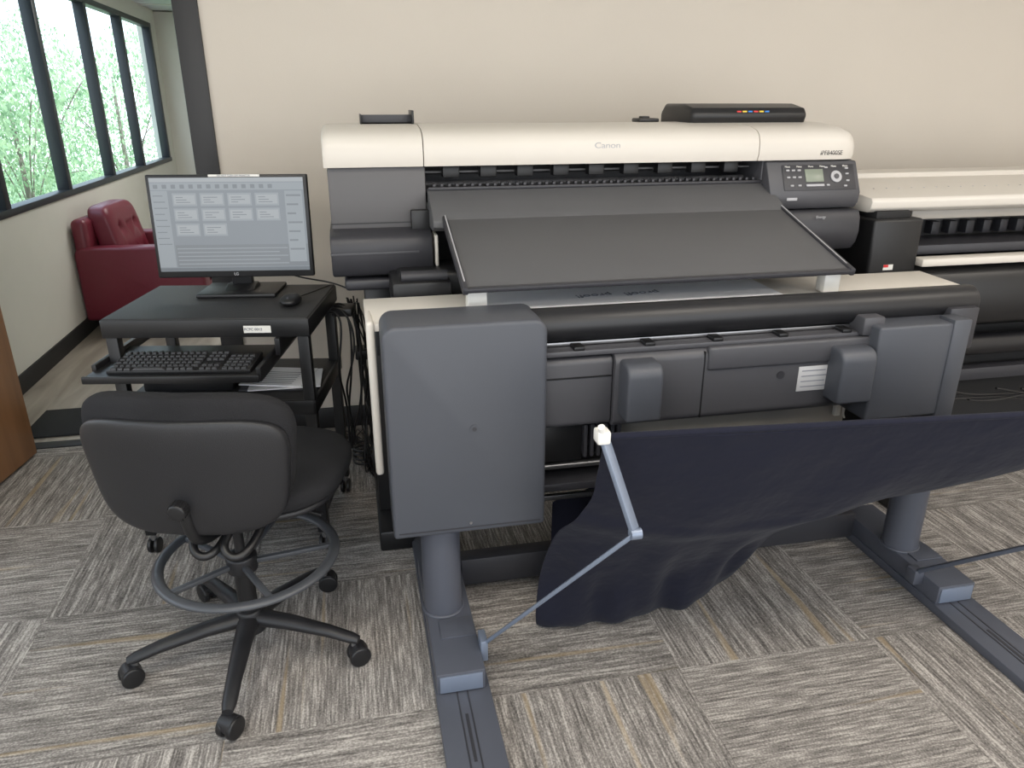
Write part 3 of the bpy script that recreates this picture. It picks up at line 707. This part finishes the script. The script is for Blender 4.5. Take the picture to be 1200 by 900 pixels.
# ---------------------------------------------------------------- ARMCHAIR (faces +X)
A=empty('armchair',(-1.37,5.78,0),math.radians(-4))
box('base',-.40,.36,-.40,.40,.10,.30,'leather',A,bev=.03,seg=4)
for i,(x,y) in enumerate([(-.34,-.34),(-.34,.34),(.30,-.34),(.30,.34)]): cyl('leg_%d'%i,(x,y,0),(x,y,.11),.022,'black',A,r2=.03)
for s_,n_ in ((-1,'near'),(1,'far')):
    y0,y1=(-.42,-.28) if s_<0 else (.28,.42)
    prism('arm_'+n_,rrect(-.43,.38,.09,.585,.05,6,(1,1,0,0)),y0,y1,'leather',A,bev=.022,seg=4,axis='y')
pillow('seat_cushion',(.04,0,.37),.33,.275,.075,'leather',A,e1=.35,e2=.5)
def lean(v): 
    v=Vector(v); v.x+=-.22*v.z
    for yy in (-.14,0,.14):
        for zz in (-.10,.10):
            d2=(v.y-yy)**2+(v.z-zz)**2
            if v.x+.22*v.z>0: v.x-=.035*math.exp(-d2/.0012)
    return v
pillow('back_cushion',(-.25,0,.575),.275,.26,.085,'leather',A,e1=.3,e2=.4,axes='yzx',fn=lean,nu=96,nv=60)
box('back_frame',-.43,-.33,-.40,.40,.10,.77,'leather',A,bev=.04,seg=4)
for yy in (-.14,0,.14):
    for zz in (-.10,.10): pillow('button_%d_%d'%(yy*100,zz*100),(-.25+.085-.22*zz-.03,yy,.575+zz),.014,.014,.008,'leather',A,e1=1,e2=1,axes='yzx',nu=12,nv=8)

# ---------------------------------------------------------------- camera
f=870.;th=math.atan(332/870.);cs=math.cos(th);sn=math.sin(th);ps=math.atan(197/870.*cs)
F=Vector((math.sin(ps)*cs,math.cos(ps)*cs,-sn)); R=Vector((math.cos(ps),-math.sin(ps),0)); U=R.cross(F)
cd=bpy.data.cameras.new('camera'); co=bpy.data.objects.new('camera',cd); COL.objects.link(co)
mt=Matrix((R,U,-F)).transposed().to_4x4(); mt.translation=(0,0,1.5); co.matrix_world=mt
cd.sensor_width=36; cd.lens=f/1200*36; cd.clip_start=.02
S.camera=co

# ---------------------------------------------------------------- lights
W=bpy.data.worlds.new('world'); S.world=W; W.use_nodes=True; t=W.node_tree
bg=t.nodes['Background']; 
tc=t.nodes.new('ShaderNodeTexCoord'); sp=t.nodes.new('ShaderNodeSeparateXYZ'); t.links.new(tc.outputs['Generated'],sp.inputs[0])
rp=t.nodes.new('ShaderNodeValToRGB'); rp.color_ramp.elements[0].position=.0; rp.color_ramp.elements[0].color=(.92,.93,.94,1)
rp.color_ramp.elements[1].position=.6; rp.color_ramp.elements[1].color=(.64,.78,.95,1)
t.links.new(sp.outputs[2],rp.inputs['Fac']); t.links.new(rp.outputs['Color'],bg.inputs['Color']); bg.inputs['Strength'].default_value=2.8
def area(name,loc,size,en,col,rot=(0,0,0)):
    l=bpy.data.lights.new(name,'AREA'); l.shape='RECTANGLE'; l.size=size[0]; l.size_y=size[1]; l.energy=en; l.color=col
    o=bpy.data.objects.new(name,l); COL.objects.link(o); o.location=loc; o.rotation_euler=rot; return o
for i,(x,y) in enumerate([(-.6,.6),(1.6,.6),(3.6,.8),(.6,-1.2),(2.8,-1.2)]):
    area('added_soft_key_%d'%i,(x,y,2.72),(1.2,.6),26,(1,.91,.80))  # unseen area lamps added below the ceiling as a soft key
area('hall_light',(-.6,6.2,2.33),(1.2,1.2),32,(1,.98,.94))
sun=bpy.data.lights.new('sun','SUN'); sun.energy=6; sun.angle=.02; so=bpy.data.objects.new('sun',sun); COL.objects.link(so)
so.rotation_euler=(math.radians(35),math.radians(25),math.radians(0))
